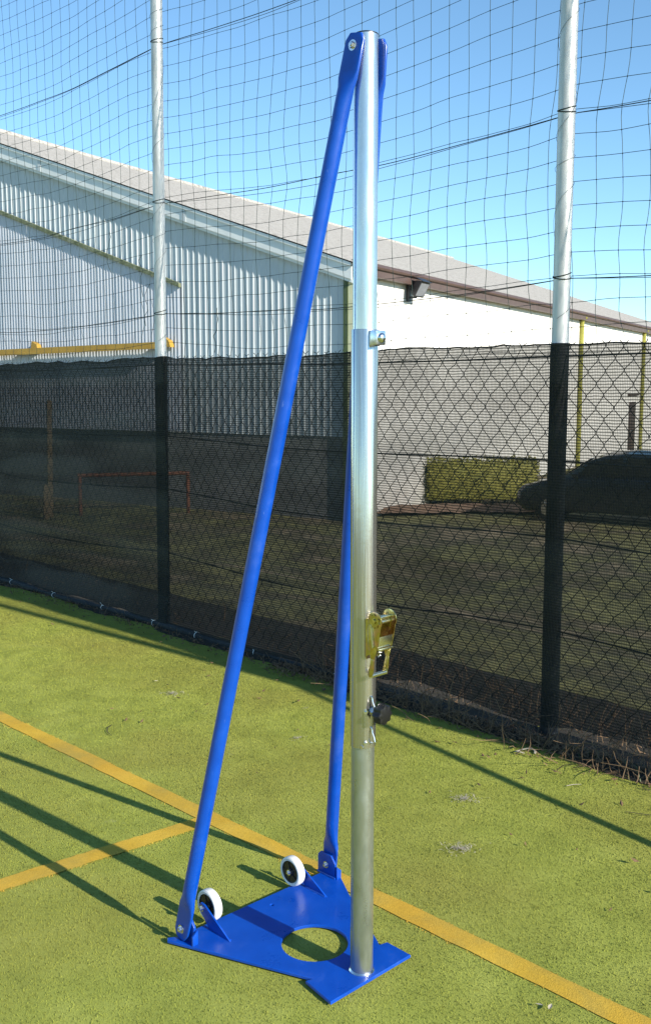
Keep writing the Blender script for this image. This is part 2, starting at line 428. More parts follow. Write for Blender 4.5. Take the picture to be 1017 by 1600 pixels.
# lower bay of finer sheeting under the sloping flashing
s = DS1
while s < 14.6:
    e = min(s + 1.0, 14.7); b = MB()
    ribbed_sheet(s, e, CB + .02, lambda q: min(diag(q) - .03, verge(q) - .6), -.10 - .004 * (n_sh % 2), .10, .009, .018, b)
    sb(b, 'fine_cladding_sheet', 'clad_fine'); s = e; n_sh += 1
b = MB(); b.prism([bp(DS1 - .02, -.09, diag(DS1 - .02) - .05), bp(14.7, -.09, diag(14.7) - .05), bp(14.7, -.09, diag(14.7) + .05), bp(DS1 - .02, -.09, diag(DS1 - .02) + .05)], BW * -.09)
tag(sb(b, 'sloping_flashing', 'moss'), 'mossy green sloping flashing strip')
rail = MB(); rail.prism([bp(4.95, -.22, 2.60), bp(15, -.22, 2.44), bp(15, -.22, 2.57), bp(4.95, -.22, 2.73)], BW * -.12)
rail.prism([bp(4.95, -.345, 2.57), bp(15, -.345, 2.41), bp(15, -.345, 2.45), bp(4.95, -.345, 2.61)], BW * -.03)
rail_o = tag(sb(rail, 'door_rail', 'rail'), 'yellow steel rail across the cladding')
for q in (4.72, 9.1, 13.0):
    b = MB(); b.prism([bp(q, -.13, 2.6), bp(q + .26, -.13, 2.62), bp(q + .22, -.13, 2.84), bp(q + .06, -.13, 2.76)], BW * -.16); sb(b, 'rail_bracket', 'rail', rail_o)
# plinth, barge boards, corner trims
b = MB(); b.prism([bp(.02, .02, GZ - .2), bp(2 * APEX, .02, GZ - .2), bp(2 * APEX, .02, CB + .1), bp(.02, .02, CB + .1)], BW * .2); sb(b, 'plinth_wall', 'plinth')
def barge(s0, s1, name):
    g = MB()
    for (lo, hi, wo, th) in ((-.26, .02, -.16, .03), (.02, .09, -.20, .40), (-.33, -.262, -.12, .12)):
        g.prism([bp(s0, wo, verge(s0) + lo), bp(s1, wo, verge(s1) + lo), bp(s1, wo, verge(s1) + hi), bp(s0, wo, verge(s0) + hi)], BW * th)
    return sb(g, name, 'barge')
bo = barge(-.12, APEX, 'barge_board'); barge(APEX + .002, 2 * APEX + .12, 'barge_board')
for q in (8.9, 13.4, 4.3):
    b = MB(); b.prism([bp(q, -.164, verge(q) - .26), bp(q + .1, -.164, verge(q + .1) - .26), bp(q + .1, -.164, verge(q + .1) + .015), bp(q, -.164, verge(q) + .015)], BW * -.012)
    sb(b, 'joint_cover', 'clad', bo)
b = MB(); b.prism([bp(.02, -.05, GZ - .1), bp(.13, -.05, GZ - .1), bp(.13, -.05, EZ - .1), bp(.02, -.05, EZ - .1)], BW * -.02); sb(b, 'corner_trim', 'dgreen')
b = MB(); b.prism([bp(-.10, -.055, GZ - .1), bp(.018, -.055, GZ - .1), bp(.018, -.055, EZ - .16), bp(-.10, -.055, EZ - .16)], BW * .14); sb(b, 'corner_trim', 'cream')
# side wall
b = MB(); b.prism([bp(-.02, .09, GZ - .2), bp(-.02, LEN, GZ - .2), bp(-.02, LEN, EZ), bp(-.02, .09, EZ)], BG * .25); sb(b, 'side_wall', 'render')
b = MB(); b.prism([bp(2 * APEX - .2, .09, GZ - .2), bp(2 * APEX - .2, LEN, GZ - .2), bp(2 * APEX - .2, LEN, EZ), bp(2 * APEX - .2, .09, EZ)], BG * .2); sb(b, 'side_wall', 'render')
b = MB(); b.prism([bp(.24, LEN, GZ), bp(2 * APEX - .21, LEN, GZ), bp(2 * APEX - .21, LEN, EZ), bp(APEX, LEN, verge(APEX) - .05), bp(.24, LEN, EZ)], BW * .2); sb(b, 'rear_wall', 'render')
b = MB(); b.box(bp(-.20, LEN / 2 + .0, EZ - .06), (.10, LEN + .2, .24), (BG, BW, V(0, 0, 1))); b.box(bp(-.075, LEN / 2, EZ + .10), (.30, LEN + .3, .035), (BG, BW, V(0, 0, 1)))
b.tube([bp(-.27, -.1, EZ + .03), bp(-.27, LEN, EZ + .03)], .055, 8)
gut = tag(sb(b, 'gutter', 'brown'), 'dark brown gutter and fascia board')
for q in (17.33, 27.2, 38):
    b = MB(); b.tube([bp(-.10, q, GZ), bp(-.10, q, EZ - .22), bp(-.24, q, EZ - .05)], .075, 10)
    for zz in (0, 1.6, 3.2): b.box(bp(-.09, q, zz), (.17, .2, .05), (BG, BW, V(0, 0, 1)))
    tag(sb(b, 'downpipe', 'ygreen'), 'yellow-green downpipe')
b = MB(); b.box(bp(-.03, 25.7, GZ + 1.15), (.06, 1.1, 2.3), (BG, BW, V(0, 0, 1))); dr = sb(b, 'door', 'door', bevel=.01)
b = MB(); b.box(bp(-.05, 25.7, GZ + 2.62), (.14, 1.7, .10), (BG, BW, V(0, 0, 1))); sb(b, 'lintel', 'door', dr)
b = MB(); b.tube([bp(-.065, 25.3, GZ + 1.05), bp(-.12, 25.3, GZ + 1.05), bp(-.12, 25.42, GZ + 1.05)], .014, 6); sb(b, 'handle', 'zinc', dr)
# roof sheets with real corrugations
def roof_sheet_mesh(side):
    b = MB(); n = 12; wd = 1.08; vs = []
    L = math.hypot(APEX + .28, (APEX + .28) * SL); rows = [0, .5, 1.0]
    for i in range(n * 2 + 1):
        for q in rows:
            ss = -.28 + (APEX + .28) * q
            if side: ss2 = 2 * APEX - ss
            else: ss2 = ss
            z = EZ + .12 + SL * ss + (.03 if i % 2 else 0)
            vs.append(BG * ss2 + BW * (wd * i / (2 * n)) + V(0, 0, z))
    k = len(rows)
    b.add(vs, [(i * k + j, i * k + j + 1, (i + 1) * k + j + 1, (i + 1) * k + j) for i in range(2 * n) for j in range(k - 1)], True)
    return b
for side in (0, 1):
    src = None
    for i in range(int(LEN / 1.05) + 1):
        off = BW * (-.22 + 1.05 * i) + V(0, 0, -GZ + .006 * (i % 2))
        if src is None:
            src = roof_sheet_mesh(side).build('roof_sheet', 'roof', shed); src.location = off
        else: inst(src, 'roof_sheet', shed, loc=off)
b = MB(); b.tube([bp(APEX, -.25, verge(APEX) + .13), bp(APEX, LEN, verge(APEX) + .13)], .14, 8); sb(b, 'ridge_cap', 'roof')

# floodlight on the side wall
fl = empty('wall_floodlight', bp(-.02, 2.78, 3.88)); tag(fl, 'small black floodlight fixed high on the white side wall', 'floodlight')
OUT = -BG
fx = (BW, OUT, V(0, 0, 1))
b = MB(); b.box(OUT * .05 + V(0, 0, .0), (.12, .08, .40), fx); b.box(OUT * .16 + V(0, 0, -.1), (.05, .2, .05), fx); b.build('bracket', 'flood', fl)
tl = (OUT + V(0, 0, -.55)).normalized(); up = tl.cross(BW).normalized(); up = up if up.z > 0 else -up
hd = OUT * .30 + V(0, 0, .12)
b = MB()
rg = []
for d_, sx, sz in ((-.13, .13, .10), (-.04, .2, .15), (.06, .25, .19), (.12, .25, .19)):
    rg.append([hd + tl * d_ + BW * (i * sx) + up * (j * sz) for i, j in ((-1, -1), (1, -1), (1, 1), (-1, 1))])
b.loft(rg, smooth=False); h_ = b.build('lamp_head', 'flood', fl)
b = MB(); b.box(hd + tl * .123, (.44, .008, .32), (BW, tl, up)); b.build('front_glass', 'flood_glass', h_)
b = MB(); b.box(hd + tl * .05 + up * .215, (.5, .22, .012), (BW, tl, up)); b.build('visor', 'flood', h_)

# ------------------------------------------------------------------ things beyond the fence
# hedge
def leaf_box(name, m, parent, cx, axes, size, n, ls, seed):
    r = random.Random(seed); b = MB()
    for _ in range(n):
        p = [r.uniform(-.5, .5) for _ in range(3)]
        k = r.randrange(3)
        if r.random() < .75: p[k] = math.copysign(.5 - abs(r.gauss(0, .05)), p[k])
        c = cx + axes[0] * p[0] * size[0] + axes[1] * p[1] * size[1] + V(0, 0, max(-.5, p[2]) * size[2] + .10 * vn(p[0] * 14, p[1] * 9 + seed))
        d = V(r.gauss(0, 1), r.gauss(0, 1), r.gauss(0, 1)).normalized(); e = d.orthogonal().normalized(); f = d.cross(e)
        L = ls * r.uniform(.6, 1.3)
        b.add([c - e * L, c + f * L * .5, c + e * L, c - f * L * .5], [(0, 1, 2, 3)])
    return b.build(name, m, parent)
hg = empty('clipped_hedge', (4.0, 25.65, GZ)); tag(hg, 'low clipped yellow-green hedge in front of the white wall, left of the car', 'hedge')
leaf_box('foliage', 'hedge', hg, V(0, 0, .62), (V(1, .02, 0), V(0, 1, 0)), (2.85, .9, 1.0), 6000, .04, 3)
b = MB(); b.box((0, 0, .56), (2.72, .78, .92)); b.build('inner_growth', 'hedge', hg, bevel=.05)
b = MB()
for i in range(9): b.tube([(-1.3 + .32 * i, 0, -.05), (-1.3 + .32 * i + .05, .05, .5), (-1.3 + .32 * i - .05, -.03, .95)], [.03, .022, .012], 6)
b.build('stems', 'twig', hg)
# earth bed at the foot of the wall
b = MB(); vs = []; n = 26
for i in range(n + 1):
    x = .9 + 4.4 * i / n
    for j, yy in enumerate((23.0, 23.4, 24.2, 24.5)):
        vs.append((x, yy + .12 * vn(i * .7, j), GZ + (.05, .10, .11, .05)[j] + .03 * vn(i * .9, j * 3)))
b.add(vs, [(i * 4 + j, i * 4 + j + 1, i * 4 + j + 5, i * 4 + j + 4) for i in range(n) for j in range(3)], True)
tag(b.build('flower_bed', 'bed'), kind='structure')

# rusty goal frame and timber posts
gf = empty('goal_frame', (-4.4, 22.95, GZ)); tag(gf, 'small rusty red tubular frame seen through the dark screen', 'frame')
gd = V(2.356, .70, 0).normalized()
for sg in (-1, 1):
    b = MB(); b.tube([gd * 1.23 * sg + V(0, 0, -.05), gd * 1.23 * sg + V(0, 0, .95)], .045, 10); b.build('upright', 'rust', gf)
b = MB(); b.tube([gd * -1.272 + V(0, 0, .95), gd * 1.272 + V(0, 0, .95)], .045, 10); b.build('crossbar', 'rust', gf)
for (x, y, hh, lab) in ((-6.13, 22.1, 2.66, 'tall weathered timber post near the left edge beyond the screen'), (-6.06, 21.5, .85, 'short timber stump standing before the taller timber post')):
    b = MB(); b.loft([[V(sx * w, sy * w, z) for sx, sy in ((-1, -1), (1, -1), (1, 1), (-1, 1))] for z, w in ((-.1, .055), (hh * .6, .052), (hh - .03, .05), (hh, .03))], smooth=False)
    o = b.build('timber_post', 'wood'); o.location = (x, y, GZ); o.rotation_euler = (0, R(1.2), .4); tag(o, lab, 'post')

# parked car
def make_car():
    root = empty('parked_car', (4.62, 22.95, GZ), math.atan2(-1.319, 2.611)); tag(root, 'black parked hatchback seen through the screen at the right edge', 'car')
    # local x from nose (0) to tail, y across
    W2 = .86; L = 4.1
    low = [(0.0, .38), (.02, .62), (.16, .78), (.75, .93), (1.05, .99), (1.6, 1.0), (2.6, 1.02), (3.5, 1.03), (3.95, 1.0), (4.07, .7), (4.08, .42), (3.9, .24), (.2, .22)]
    def ring(inset, yy): return [V(min(max(x, inset * .9), L - inset * .9) if z < .9 else x, yy, z) for x, z in low]
    b = MB(); b.loft([[V(x * .96 + .10, -W2 + .0, z * .9 + .06) for x, z in low], ring(0.02, -W2 + .07), ring(0, -W2 + .3), ring(-.0, 0), ring(0, W2 - .3), ring(.02, W2 - .07), [V(x * .96 + .10, W2, z * .9 + .06) for x, z in low]], smooth=False)
    body = b.build('body', 'car', root, bevel=.02)
    cab = [(.98, .97), (1.62, 1.42), (1.95, 1.53), (2.6, 1.58), (3.3, 1.53), (3.72, 1.38), (3.98, 1.0)]
    b = MB(); b.loft([[V(x, y, z - (.0 if abs(y) < .5 else .05) * (z > 1.2)) for x, z in cab] + [V(3.9, y, .9), V(1.0, y, .9)] for y in (-.66, -.6, -.3, 0, .3, .6, .66)], smooth=False)
    b.build('cabin', 'car', root, bevel=.015)
    for sg in (-1, 1):
        for (poly) in ([(1.30, 1.03), (1.70, 1.35), (2.28, 1.44), (2.30, 1.04)], [(2.40, 1.04), (2.38, 1.44), (3.05, 1.42), (3.45, 1.25), (3.5, 1.05)]):
            b = MB(); b.prism([V(x, sg * .662, z) for x, z in poly], V(0, sg * .012, 0)); b.build('side_window', 'car_glass', root)
        b = MB(); b.loft([[V(.03, sg * .58, .60), V(.06, sg * .82, .62), V(.12, sg * .82, .74), V(.12, sg * .55, .73)], [V(.20, sg * .58, .62), V(.30, sg * .83, .64), V(.42, sg * .82, .80), V(.30, sg * .55, .79)]], smooth=False); b.build('headlight', 'flood_glass', root)
        b = MB(); b.box((1.32, sg * .80, 1.05), (.13, .2, .13)); b.build('mirror', 'car', root, bevel=.03)
        for (dx) in (1.3, 2.42):
            b = MB(); b.box((dx + .85, sg * .872, .88), (.18, .02, .03)); b.build('door_handle', 'car', root, bevel=.006)
        for x in (.78, 3.3):
            wh = bpy.data.objects.new('wheel', None); COL.objects.link(wh); wh.parent = root; wh.location = (x, sg * .76, .31); wh.empty_display_size = .1
            b = MB(); b.loft([[V(r * math.cos(a), y, r * math.sin(a)) for a in [2 * math.pi * k / 28 for k in range(28)]] for y, r in ((-.10, .26), (-.09, .30), (-.06, .315), (.06, .315), (.09, .30), (.10, .26))]); b.build('tyre', 'rubber', wh)
            b = MB(); b.tube([(0, -.104, 0), (0, .104, 0)], .2, 20)
            for k in range(5):
                a = 2 * math.pi * k / 5; b.box((.11 * math.cos(a), sg * .106, .11 * math.sin(a)), (.2, .02, .05), (V(math.cos(a), 0, math.sin(a)), V(0, 1, 0), V(-math.sin(a), 0, math.cos(a))))
            b.build('rim', 'zinc', wh)
    b = MB(); b.prism([V(1.02, -.58, 1.0), V(1.02, .58, 1.0), V(1.58, .5, 1.385), V(1.58, -.5, 1.385)], V(-.012, 0, .014)); b.build('windscreen', 'car_glass', root)
    b = MB(); b.box((.0, 0, .45), (.05, 1.3, .2)); b.build('grille', 'cap', root, bevel=.01)
    return root
make_car()

# ------------------------------------------------------------------ fence
POLE_S = [(-3.13, 0, 0, 'galvanised fence pole out to the right carrying a raking stay'), (0, 0, 0, 'galvanised fence pole right of the blue post'),
          (3.13, .035, -.03, 'galvanised fence pole left of the blue post'), (6.26, 0, 0, 'galvanised fence pole at the far left'), (9.39, 0, 0, 'galvanised fence pole farthest along the fence')]
ROPES = [2.145, 2.87, 3.88, 4.85]
for s_, lx, ly, lab in POLE_S:
    root = empty('fence_pole', fp(s_)); tag(root, lab, 'fence pole', 'galvanised poles of the ball stop fence')
    b = MB(); pts = []
    for k in range(7):
        z = -.3 + 5.3 * k / 6; pts.append(V(lx * max(0, z) / 4.15, ly * max(0, z) / 4.15, z))
    b.tube(pts, .0385, 24); b.build('tube', 'pole', root)
    b = MB(); b.loft([[V(lx * 1.2 + r * math.cos(a), ly * 1.2 + r * math.sin(a), z) for a in [2 * math.pi * k / 16 for k in range(16)]] for z, r in ((4.98, .042), (5.01, .041), (5.025, .025))]); b.build('cap', 'cap', root)
    b = MB(); b.tube([V(0, 0, .0), V(lx * .22, ly * .22, .9), V(lx * .445, ly * .445, 1.85)], .0425, 20); b.build('shade_sleeve', 'sleeve', root)  # added dark skin, paints the lower pole as if in deep shade
    for zr in ROPES:
        b = MB(); c = V(lx * zr / 4.15, ly * zr / 4.15, zr)
        for q in range(2):
            b.tube([c + V(.0405 * math.cos(a), .0405 * math.sin(a), .012 * q + .012 * math.sin(a + q)) for a in [2 * math.pi * k / 18 for k in range(19)]], .0026, 5)
        b.build('rope_tie', 'rope', root)
    b = MB(); r_ = random.Random(int(s_ * 100) + 5)
    lace = []; z = 1.95; a = r_.uniform(0, 6)
    while z < 4.9:
        z += .024 + .016 * math.sin(z * 9); a += .38 + .15 * math.sin(z * 5); rr_ = .0412 + .004 * abs(math.sin(a * 1.3))
        lace.append(V(lx * z / 4.15 + rr_ * math.cos(a), ly * z / 4.15 + rr_ * math.sin(a), z))
    b.tube(lace, .0008, 4, cap=False); b.build('lacing_twine', 'rope', root)
# raking stay from the right hand pole (outside the frame, its shadow crosses the turf)
st = empty('raking_stay', (1.75, 2.61, 0)); tag(st, 'sloping steel stay propping the fence pole out to the right', 'stay')
top = fp(-3.13, -.03, 2.1) - V(1.75, 2.61, 0)
b = MB(); b.tube([V(0, 0, -.05), top * .5, top], .021, 14); b.build('tube', 'pole', st)
b = MB(); b.box(top * .22 + V(0, 0, .0), (.10, .03, .05)); b.build('clamp', 'zinc', st, bevel=.004)

# windbreak screens
def top_z(s): return 1.852 + .012 * vn(s * 1.3, 4.2) + .010 * vn(s * 6, 1.2) + .006 * vn(s * 15, 6.2) - .022 * math.sin(math.pi * ((s / 3.13) % 1))
def scr_t(s, z): return -.055 + .014 * vn(s * .9, z * 1.1) + .010 * vn(s * 2.7, z * 2.3 + 9) + .006 * vn(s * .8 + z * 3, z * 7) - (.03 * (.25 - z) / .25 if z < .25 else 0)
def bot_z(s): return (.045 if s > 1.6 else .045 + .03 * min(1, (1.6 - s) / .8)) + .03 * vn(s * 1.7, 8.3) + .02 * vn(s * 5.1, 2.2)
def make_screen(s0, s1, m, label, dt=0, knit=.008, kd=.0026):
    root = empty('windbreak_screen', fp((s0 + s1) / 2)); tag(root, label, 'screen', 'windbreak screens tied to the fence')
    O = -fp((s0 + s1) / 2)
    ns = int((s1 - s0) / .045); nz = 36; vs = []
    for i in range(ns + 1):
        s = s0 + (s1 - s0) * i / ns; a, c = bot_z(s), top_z(s)
        for j in range(nz + 1):
            z = a + (c - a) * j / nz; vs.append(fp(s, scr_t(s, z) + dt, z) + O)
    b = MB(); b.add(vs, [(i * (nz + 1) + j, (i + 1) * (nz + 1) + j, (i + 1) * (nz + 1) + j + 1, i * (nz + 1) + j + 1) for i in range(ns) for j in range(nz)], True)
    sh = b.build('mesh_sheet', m, root)
    b = MB(); k = 10; n = int((s1 - s0) / knit)
    for i in range(n):
        s = s0 + knit * i; a, c = bot_z(s), top_z(s); vs = []
        for j in range(k + 1):
            z = a + (c - a) * j / k; t = scr_t(s, z) + dt; vs += [fp(s, t - kd / 2, z) + O, fp(s, t + kd / 2, z) + O]
        b.add(vs, [(2 * j, 2 * j + 1, 2 * j + 3, 2 * j + 2) for j in range(k)])
    o = b.build('knitted_chains', 'knit', root); o['kind'] = 'stuff'
    b = MB(); b.tube([fp(s0 + (s1 - s0) * i / ns, scr_t(s0 + (s1 - s0) * i / ns, 1.86) + dt, top_z(s0 + (s1 - s0) * i / ns)) + O for i in range(ns + 1)], .0042, 6); b.build('top_hem', 'hem', root)
    return root
make_screen(-3.3, 3.02, 'screen', 'open dark windbreak screen on the right stretch of fence')
make_screen(2.98, 10.5, 'screen_dense', 'denser blue-black windbreak screen on the left stretch of fence', -.008)
# rolled hem lying at the foot of the left screen
b = MB(); pts = []; k = 130
for i in range(k + 1):
    s = .9 + 9.4 * i / k; pts.append(fp(s, -.095 + .028 * vn(s * 1.6, 3.3), .022 + .008 * vn(s * 2.9, 6)))
rr = [.017 + .009 * vn(i * .35, 5) + .004 * vn(i * 1.3, 2) for i in range(k + 1)]; rr[0] = .008
b.tube(pts, rr, 9); hemo = b.build('rolled_screen_edge', 'hem'); tag(hemo, 'rolled black lower edge of screening lying along the foot of the fence', 'screen edge')
for i in range(11):
    s = 1.3 + .62 * i + .2 * hsh(i, 4); k_ = int((s - .9) / 9.4 * 130); c = pts[k_]; r_ = rr[k_] + .002
    b = MB(); b.tube([c + (FN * math.cos(a) + V(0, 0, math.sin(a))) * r_ for a in [2 * math.pi * q / 12 for q in range(13)]] + [c + V(0, 0, r_ + .025 * hsh(i, 2)) - FN * .02], .0022, 4); b.build('cable_tie', 'white_tie', hemo)

# chain link behind the screens
cl = empty('chain_link_fence', fp(0)); tag(cl, 'dark chain link fence behind the windbreak screens', 'fence')
def link_strands(s0, s1):
    """interlocked zigzag strands; neighbours meet in a short twist at every node"""
    b = MB(); a, h = .044, .056; n = int((s1 - s0) / a); O = -fp(0); rows = int(1.815 / h); tw = .007
    for i in range(n):
        pts = []; top = None
        for j in range(rows + 1):
            z = .04 + j * h; ph = (j + i) % 2; node = i + ph
            sn = s0 + node * a; sn += .011 * vn(node * .7, j * .6) + .005 * vn(node * 2.1, j * 1.9)
            z += .008 * vn(node * .6 + 5, j * .5)
            sgn = .0022 if ph else -.0022
            pts.append(fp(sn - sgn, .028 + sgn, z - tw) + O); pts.append(fp(sn - sgn, .028 - sgn, z + tw) + O)
        pts.append(fp(s0 + (i + .5) * a, .028, .04 + rows * h + .022 + .006 * vn(i * 1.3, 2)) + O)
        b.tube(pts, .0023, 3, cap=False, smooth=False)
    o = b.build('woven_wire', 'chain', cl); o['kind'] = 'stuff'
link_strands(-3.3, 8.0)
for z0, sag in ((1.32, .03), (.96, .05), (1.80, .02), (.52, .06)):
    b = MB(); pts = []
    for i in range(91):
        s = -3.3 + 13.6 * i / 90; ph = (s / 3.13) % 1
        pts.append(fp(s, .0 - .012, z0 - sag * math.sin(math.pi * ph) + .01 * vn(s * 2, z0)) - fp(0))
    b.tube(pts, .0042, 5); b.build('tension_wire', 'chain', cl)

# ball stop net above the screens
net = empty('ball_stop_net', fp(0, 0, 1.86)); tag(net, 'dark green square mesh netting above the screens, strung between the poles', 'net')
def net_pos(s, z):
    """sagging, slightly uneven plane of netting"""
    ph = (s / 3.13) % 1
    sg = -.055 * math.sin(math.pi * ph)
    zz = z + sg + .020 * vn(s * 1.1, z * 1.7) + .008 * vn(s * 4.3, z * 3.9)
    ss = s + .022 * vn(s * 1.4 + 7, z * 1.9) + .010 * vn(s * 4 + 3, z * 4.4)
    # strings are drawn towards the ropes and the poles
    for zr in ROPES:
        d = (z - zr); ss += .030 * math.exp(-(d / .13) ** 2) * vn(s * 2.1, zr * 3)
    lo = max(0, 1 - (z - 1.86) / .6)
    ss += lo * .045 * vn(s * 3.3, z * 6); zz += lo * .022 * vn(s * 2.2 + 4, z * 5)
    tt = .043 + .03 * math.sin(math.pi * ph) * (1 + vn(s * .8, z)) 
    return fp(ss, tt, zz) - fp(0, 0, 1.86)
NS0, NS1, CW, CH = -3.2, 10.4, .122, .106
b = MB(); nv = int((NS1 - NS0) / CW); nh = int((4.9 - 1.84) / CH)
for i in range(nv + 1):
    s = NS0 + CW * i; b.tube([net_pos(s, 1.84 + CH * j / 2) for j in range(2 * nh + 1)], .0015, 3, cap=False, smooth=False)
for j in range(nh + 1):
    z = 1.84 + CH * j; b.tube([net_pos(NS0 + CW * i / 2, z) for i in range(2 * nv + 1)], .0015, 3, cap=False, smooth=False)
o = b.build('twine_mesh', 'twine', net); o['kind'] = 'stuff'
b = MB()
for i in range(nv + 1):
    for j in range(nh + 1):
        c = net_pos(NS0 + CW * i, 1.84 + CH * j); q = .0042
        b.add([c + V(q, 0, 0), c + V(0, q, 0), c + V(-q, 0, 0), c + V(0, -q, 0), c + V(0, 0, q), c + V(0, 0, -q)], [(0, 1, 4), (1, 2, 4), (2, 3, 4), (3, 0, 4), (1, 0, 5), (2, 1, 5), (3, 2, 5), (0, 3, 5)])
o = b.build('knots', 'twine', net); o['kind'] = 'stuff'
for q, zr in enumerate(ROPES):
    for dd in (0, 1):
        b = MB(); pts = []
        for i in range(2 * nv + 1):
            s = NS0 + CW * i / 2; ph = (s / 3.13) % 1
            p = fp(s, .05, zr - (.05 + .02 * dd) * math.sin(math.pi * ph) + .012 * vn(s * 1.9, zr + dd) * math.sin(math.pi * ph)) - fp(0, 0, 1.86); pts.append(p)
        b.tube(pts, .0023 if dd == 0 else .0015, 5, cap=False); b.build('head_rope', 'rope', net)
# loose broken twine near the left pole
for k_, (s, z) in enumerate(((3.36, 2.55), (3.30, 2.35), (2.55, 2.15), (3.75, 2.75))):
    b = MB(); b.tube([fp(s + .03 * vn(i * .8, k_), .03 + .012 * vn(i * .9, k_ + 5), z - .035 * i) - fp(0, 0, 1.86) for i in range(9)], .0022, 4); b.build('loose_twine', 'twine', net)

# ------------------------------------------------------------------ the free standing post
post = empty('volleyball_post', PB, POST_RZ)
tag(post, 'free-standing galvanised volleyball post on a blue wheeled base with two blue struts', 'volleyball post')
ZP = .006
def base_plate():
    me = bpy.data.meshes.new('base_plate'); bm = bmesh.new()
    outer = [bm.verts.new((x, y, ZP)) for x, y in PLATE]
    hole = [bm.verts.new((HOLE[0] + HOLE[2] * math.cos(2 * math.pi * k / 64), HOLE[1] + HOLE[2] * math.sin(2 * math.pi * k / 64), ZP)) for k in range(64)]
    sm = []
    cx, cy = (.052, .445); sm = [bm.verts.new((cx + .006 * math.cos(2 * math.pi * k / 12), cy + .006 * math.sin(2 * math.pi * k / 12), ZP)) for k in range(12)]
    es = []
    for lp in (outer, hole, sm):
        for i in range(len(lp)): es.append(bm.edges.new((lp[i], lp[(i + 1) % len(lp)])))
    bmesh.ops.triangle_fill(bm, edges=es, use_beauty=True)
    r = bmesh.ops.extrude_face_region(bm, geom=bm.faces[:])
    for v in [g for g in r['geom'] if isinstance(g, bmesh.types.BMVert)]: v.co.z += .010
    bmesh.ops.recalc_face_normals(bm, faces=bm.faces[:])
    eds = [e for e in bm.edges if len(e.link_faces) == 2 and e.calc_face_angle(0) > 1.0 and abs(e.verts[0].co.z - e.verts[1].co.z) < 1e-4]
    bmesh.ops.bevel(bm, geom=eds, offset=.0016, segments=1, affect='EDGES')
    bm.to_mesh(me); bm.free(); me.materials.append(M['blue'])
    o = bpy.data.objects.new('base_plate', me); COL.objects.link(o); o.parent = post; return o
bp_o = base_plate()
ZT = ZP + .010
def ringpts(r, z, n=40, cx=0, cy=0): return [V(cx + r * math.cos(2 * math.pi * k / n), cy + r * math.sin(2 * math.pi * k / n), z) for k in range(n)]
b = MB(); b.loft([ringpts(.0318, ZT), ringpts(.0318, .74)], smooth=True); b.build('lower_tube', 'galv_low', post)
b = MB(); b.loft([ringpts(.0362, ZT), ringpts(.0362, ZT + .002), ringpts(.0322, ZT + .007)], cap=False); b.build('weld_bead', 'zinc', bp_o)
b = MB(); b.loft([ringpts(.0322, .677), ringpts(.0352, .677), ringpts(.0352, 1.797), ringpts(.0347, 1.799), ringpts(.0322, 1.799)], cap=False)
for i, f in enumerate(b.f):
    pass
b.sm = [(40 <= i < 80) for i in range(len(b.f))]
b.build('sliding_sleeve', 'galv_dull', post)
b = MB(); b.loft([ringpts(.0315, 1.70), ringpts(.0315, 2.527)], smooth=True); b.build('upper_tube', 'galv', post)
b = MB(); b.loft([ringpts(.0312, 2.5275), ringpts(.0318, 2.528), ringpts(.0318, 2.5295), ringpts(.029, 2.531)], smooth=False); b.build('end_cap', 'cap', post)
b = MB(); b.tube([V(0, 0, 0), V(-.004, 0, 0)], .005, 10); o = b.build('rivet', 'zinc', post); o.location = (-.0255, -.0235, .682)

def hexbolt(parent, loc, axis, r=.0085, h=.007, name='bolt'):
    ax = Vector(axis).normalized(); n1 = ax.orthogonal().normalized(); n2 = ax.cross(n1); b = MB()
    def rg(rad, d, n): return [ax * d + n1 * rad * math.cos(2 * math.pi * k / n) + n2 * rad * math.sin(2 * math.pi * k / n) for k in range(n)]
    b.loft([rg(r * 1.55, 0, 18), rg(r * 1.55, .0018, 18)], smooth=False)
    b.loft([rg(r, .0018, 6), rg(r, h, 6), rg(r * .86, h + .0015, 6)], smooth=False)
    b.loft([rg(r * .5, h, 10), rg(r * .5, h + .004, 10)], smooth=False)
    o = b.build(name, 'zinc', parent); o.location = loc; return o

def strut(p0, p1, sgn):
    """tube with both ends pressed flat; p0/p1 are the bolt centres"""
    p0, p1 = Vector(p0), Vector(p1); d = (p1 - p0).normalized(); L = (p1 - p0).length
    n1 = (V(1, 0, 0) - d * d.x).normalized(); n2 = d.cross(n1)
    prof = [(-.030, .020, .0045), (-.028, .0215, .005), (-.012, .031, .005), (.055, .0325, .005), (.075, .031, .008), (.10, .0265, .0145), (.135, .0222, .0198), (.17, .021, .021)]
    tl = [(L + .030, .020, .0045), (L + .028, .0215, .005), (L + .012, .032, .005), (L - .060, .0325, .005), (L - .078, .031, .008), (L - .10, .0265, .0145), (L - .135, .0222, .0198), (L - .17, .021, .021)][::-1]
    rings = []
    for u, a, c in prof + [(L * .3, .021, .021), (L * .6, .021, .021)] + tl:
        q = p0 + d * u; n = 28
        # superellipse so the pressed ends read as flat plates
        e = 1 if c > .012 else .45
        rg = []
        for k in range(n):
            t = 2 * math.pi * k / n; ct, s_ = math.cos(t), math.sin(t)
            rg.append(q + n2 * a * math.copysign(abs(ct) ** e, ct) + n1 * c * math.copysign(abs(s_) ** e, s_))
        rings.append(rg)
    b = MB(); b.loft(rings); o = b.build('strut', 'blue', post)
    hexbolt(o, p1 + V(sgn * .0052, 0, 0), (sgn, 0, 0)); hexbolt(o, p0 + V(sgn * .0052, 0, 0), (sgn, 0, 0))
    return o
strut((-.272, .476, .052), (-.0385, .004, 2.496), -1)
strut((.331, .468, .052), (.0385, -.004, 2.496), 1)
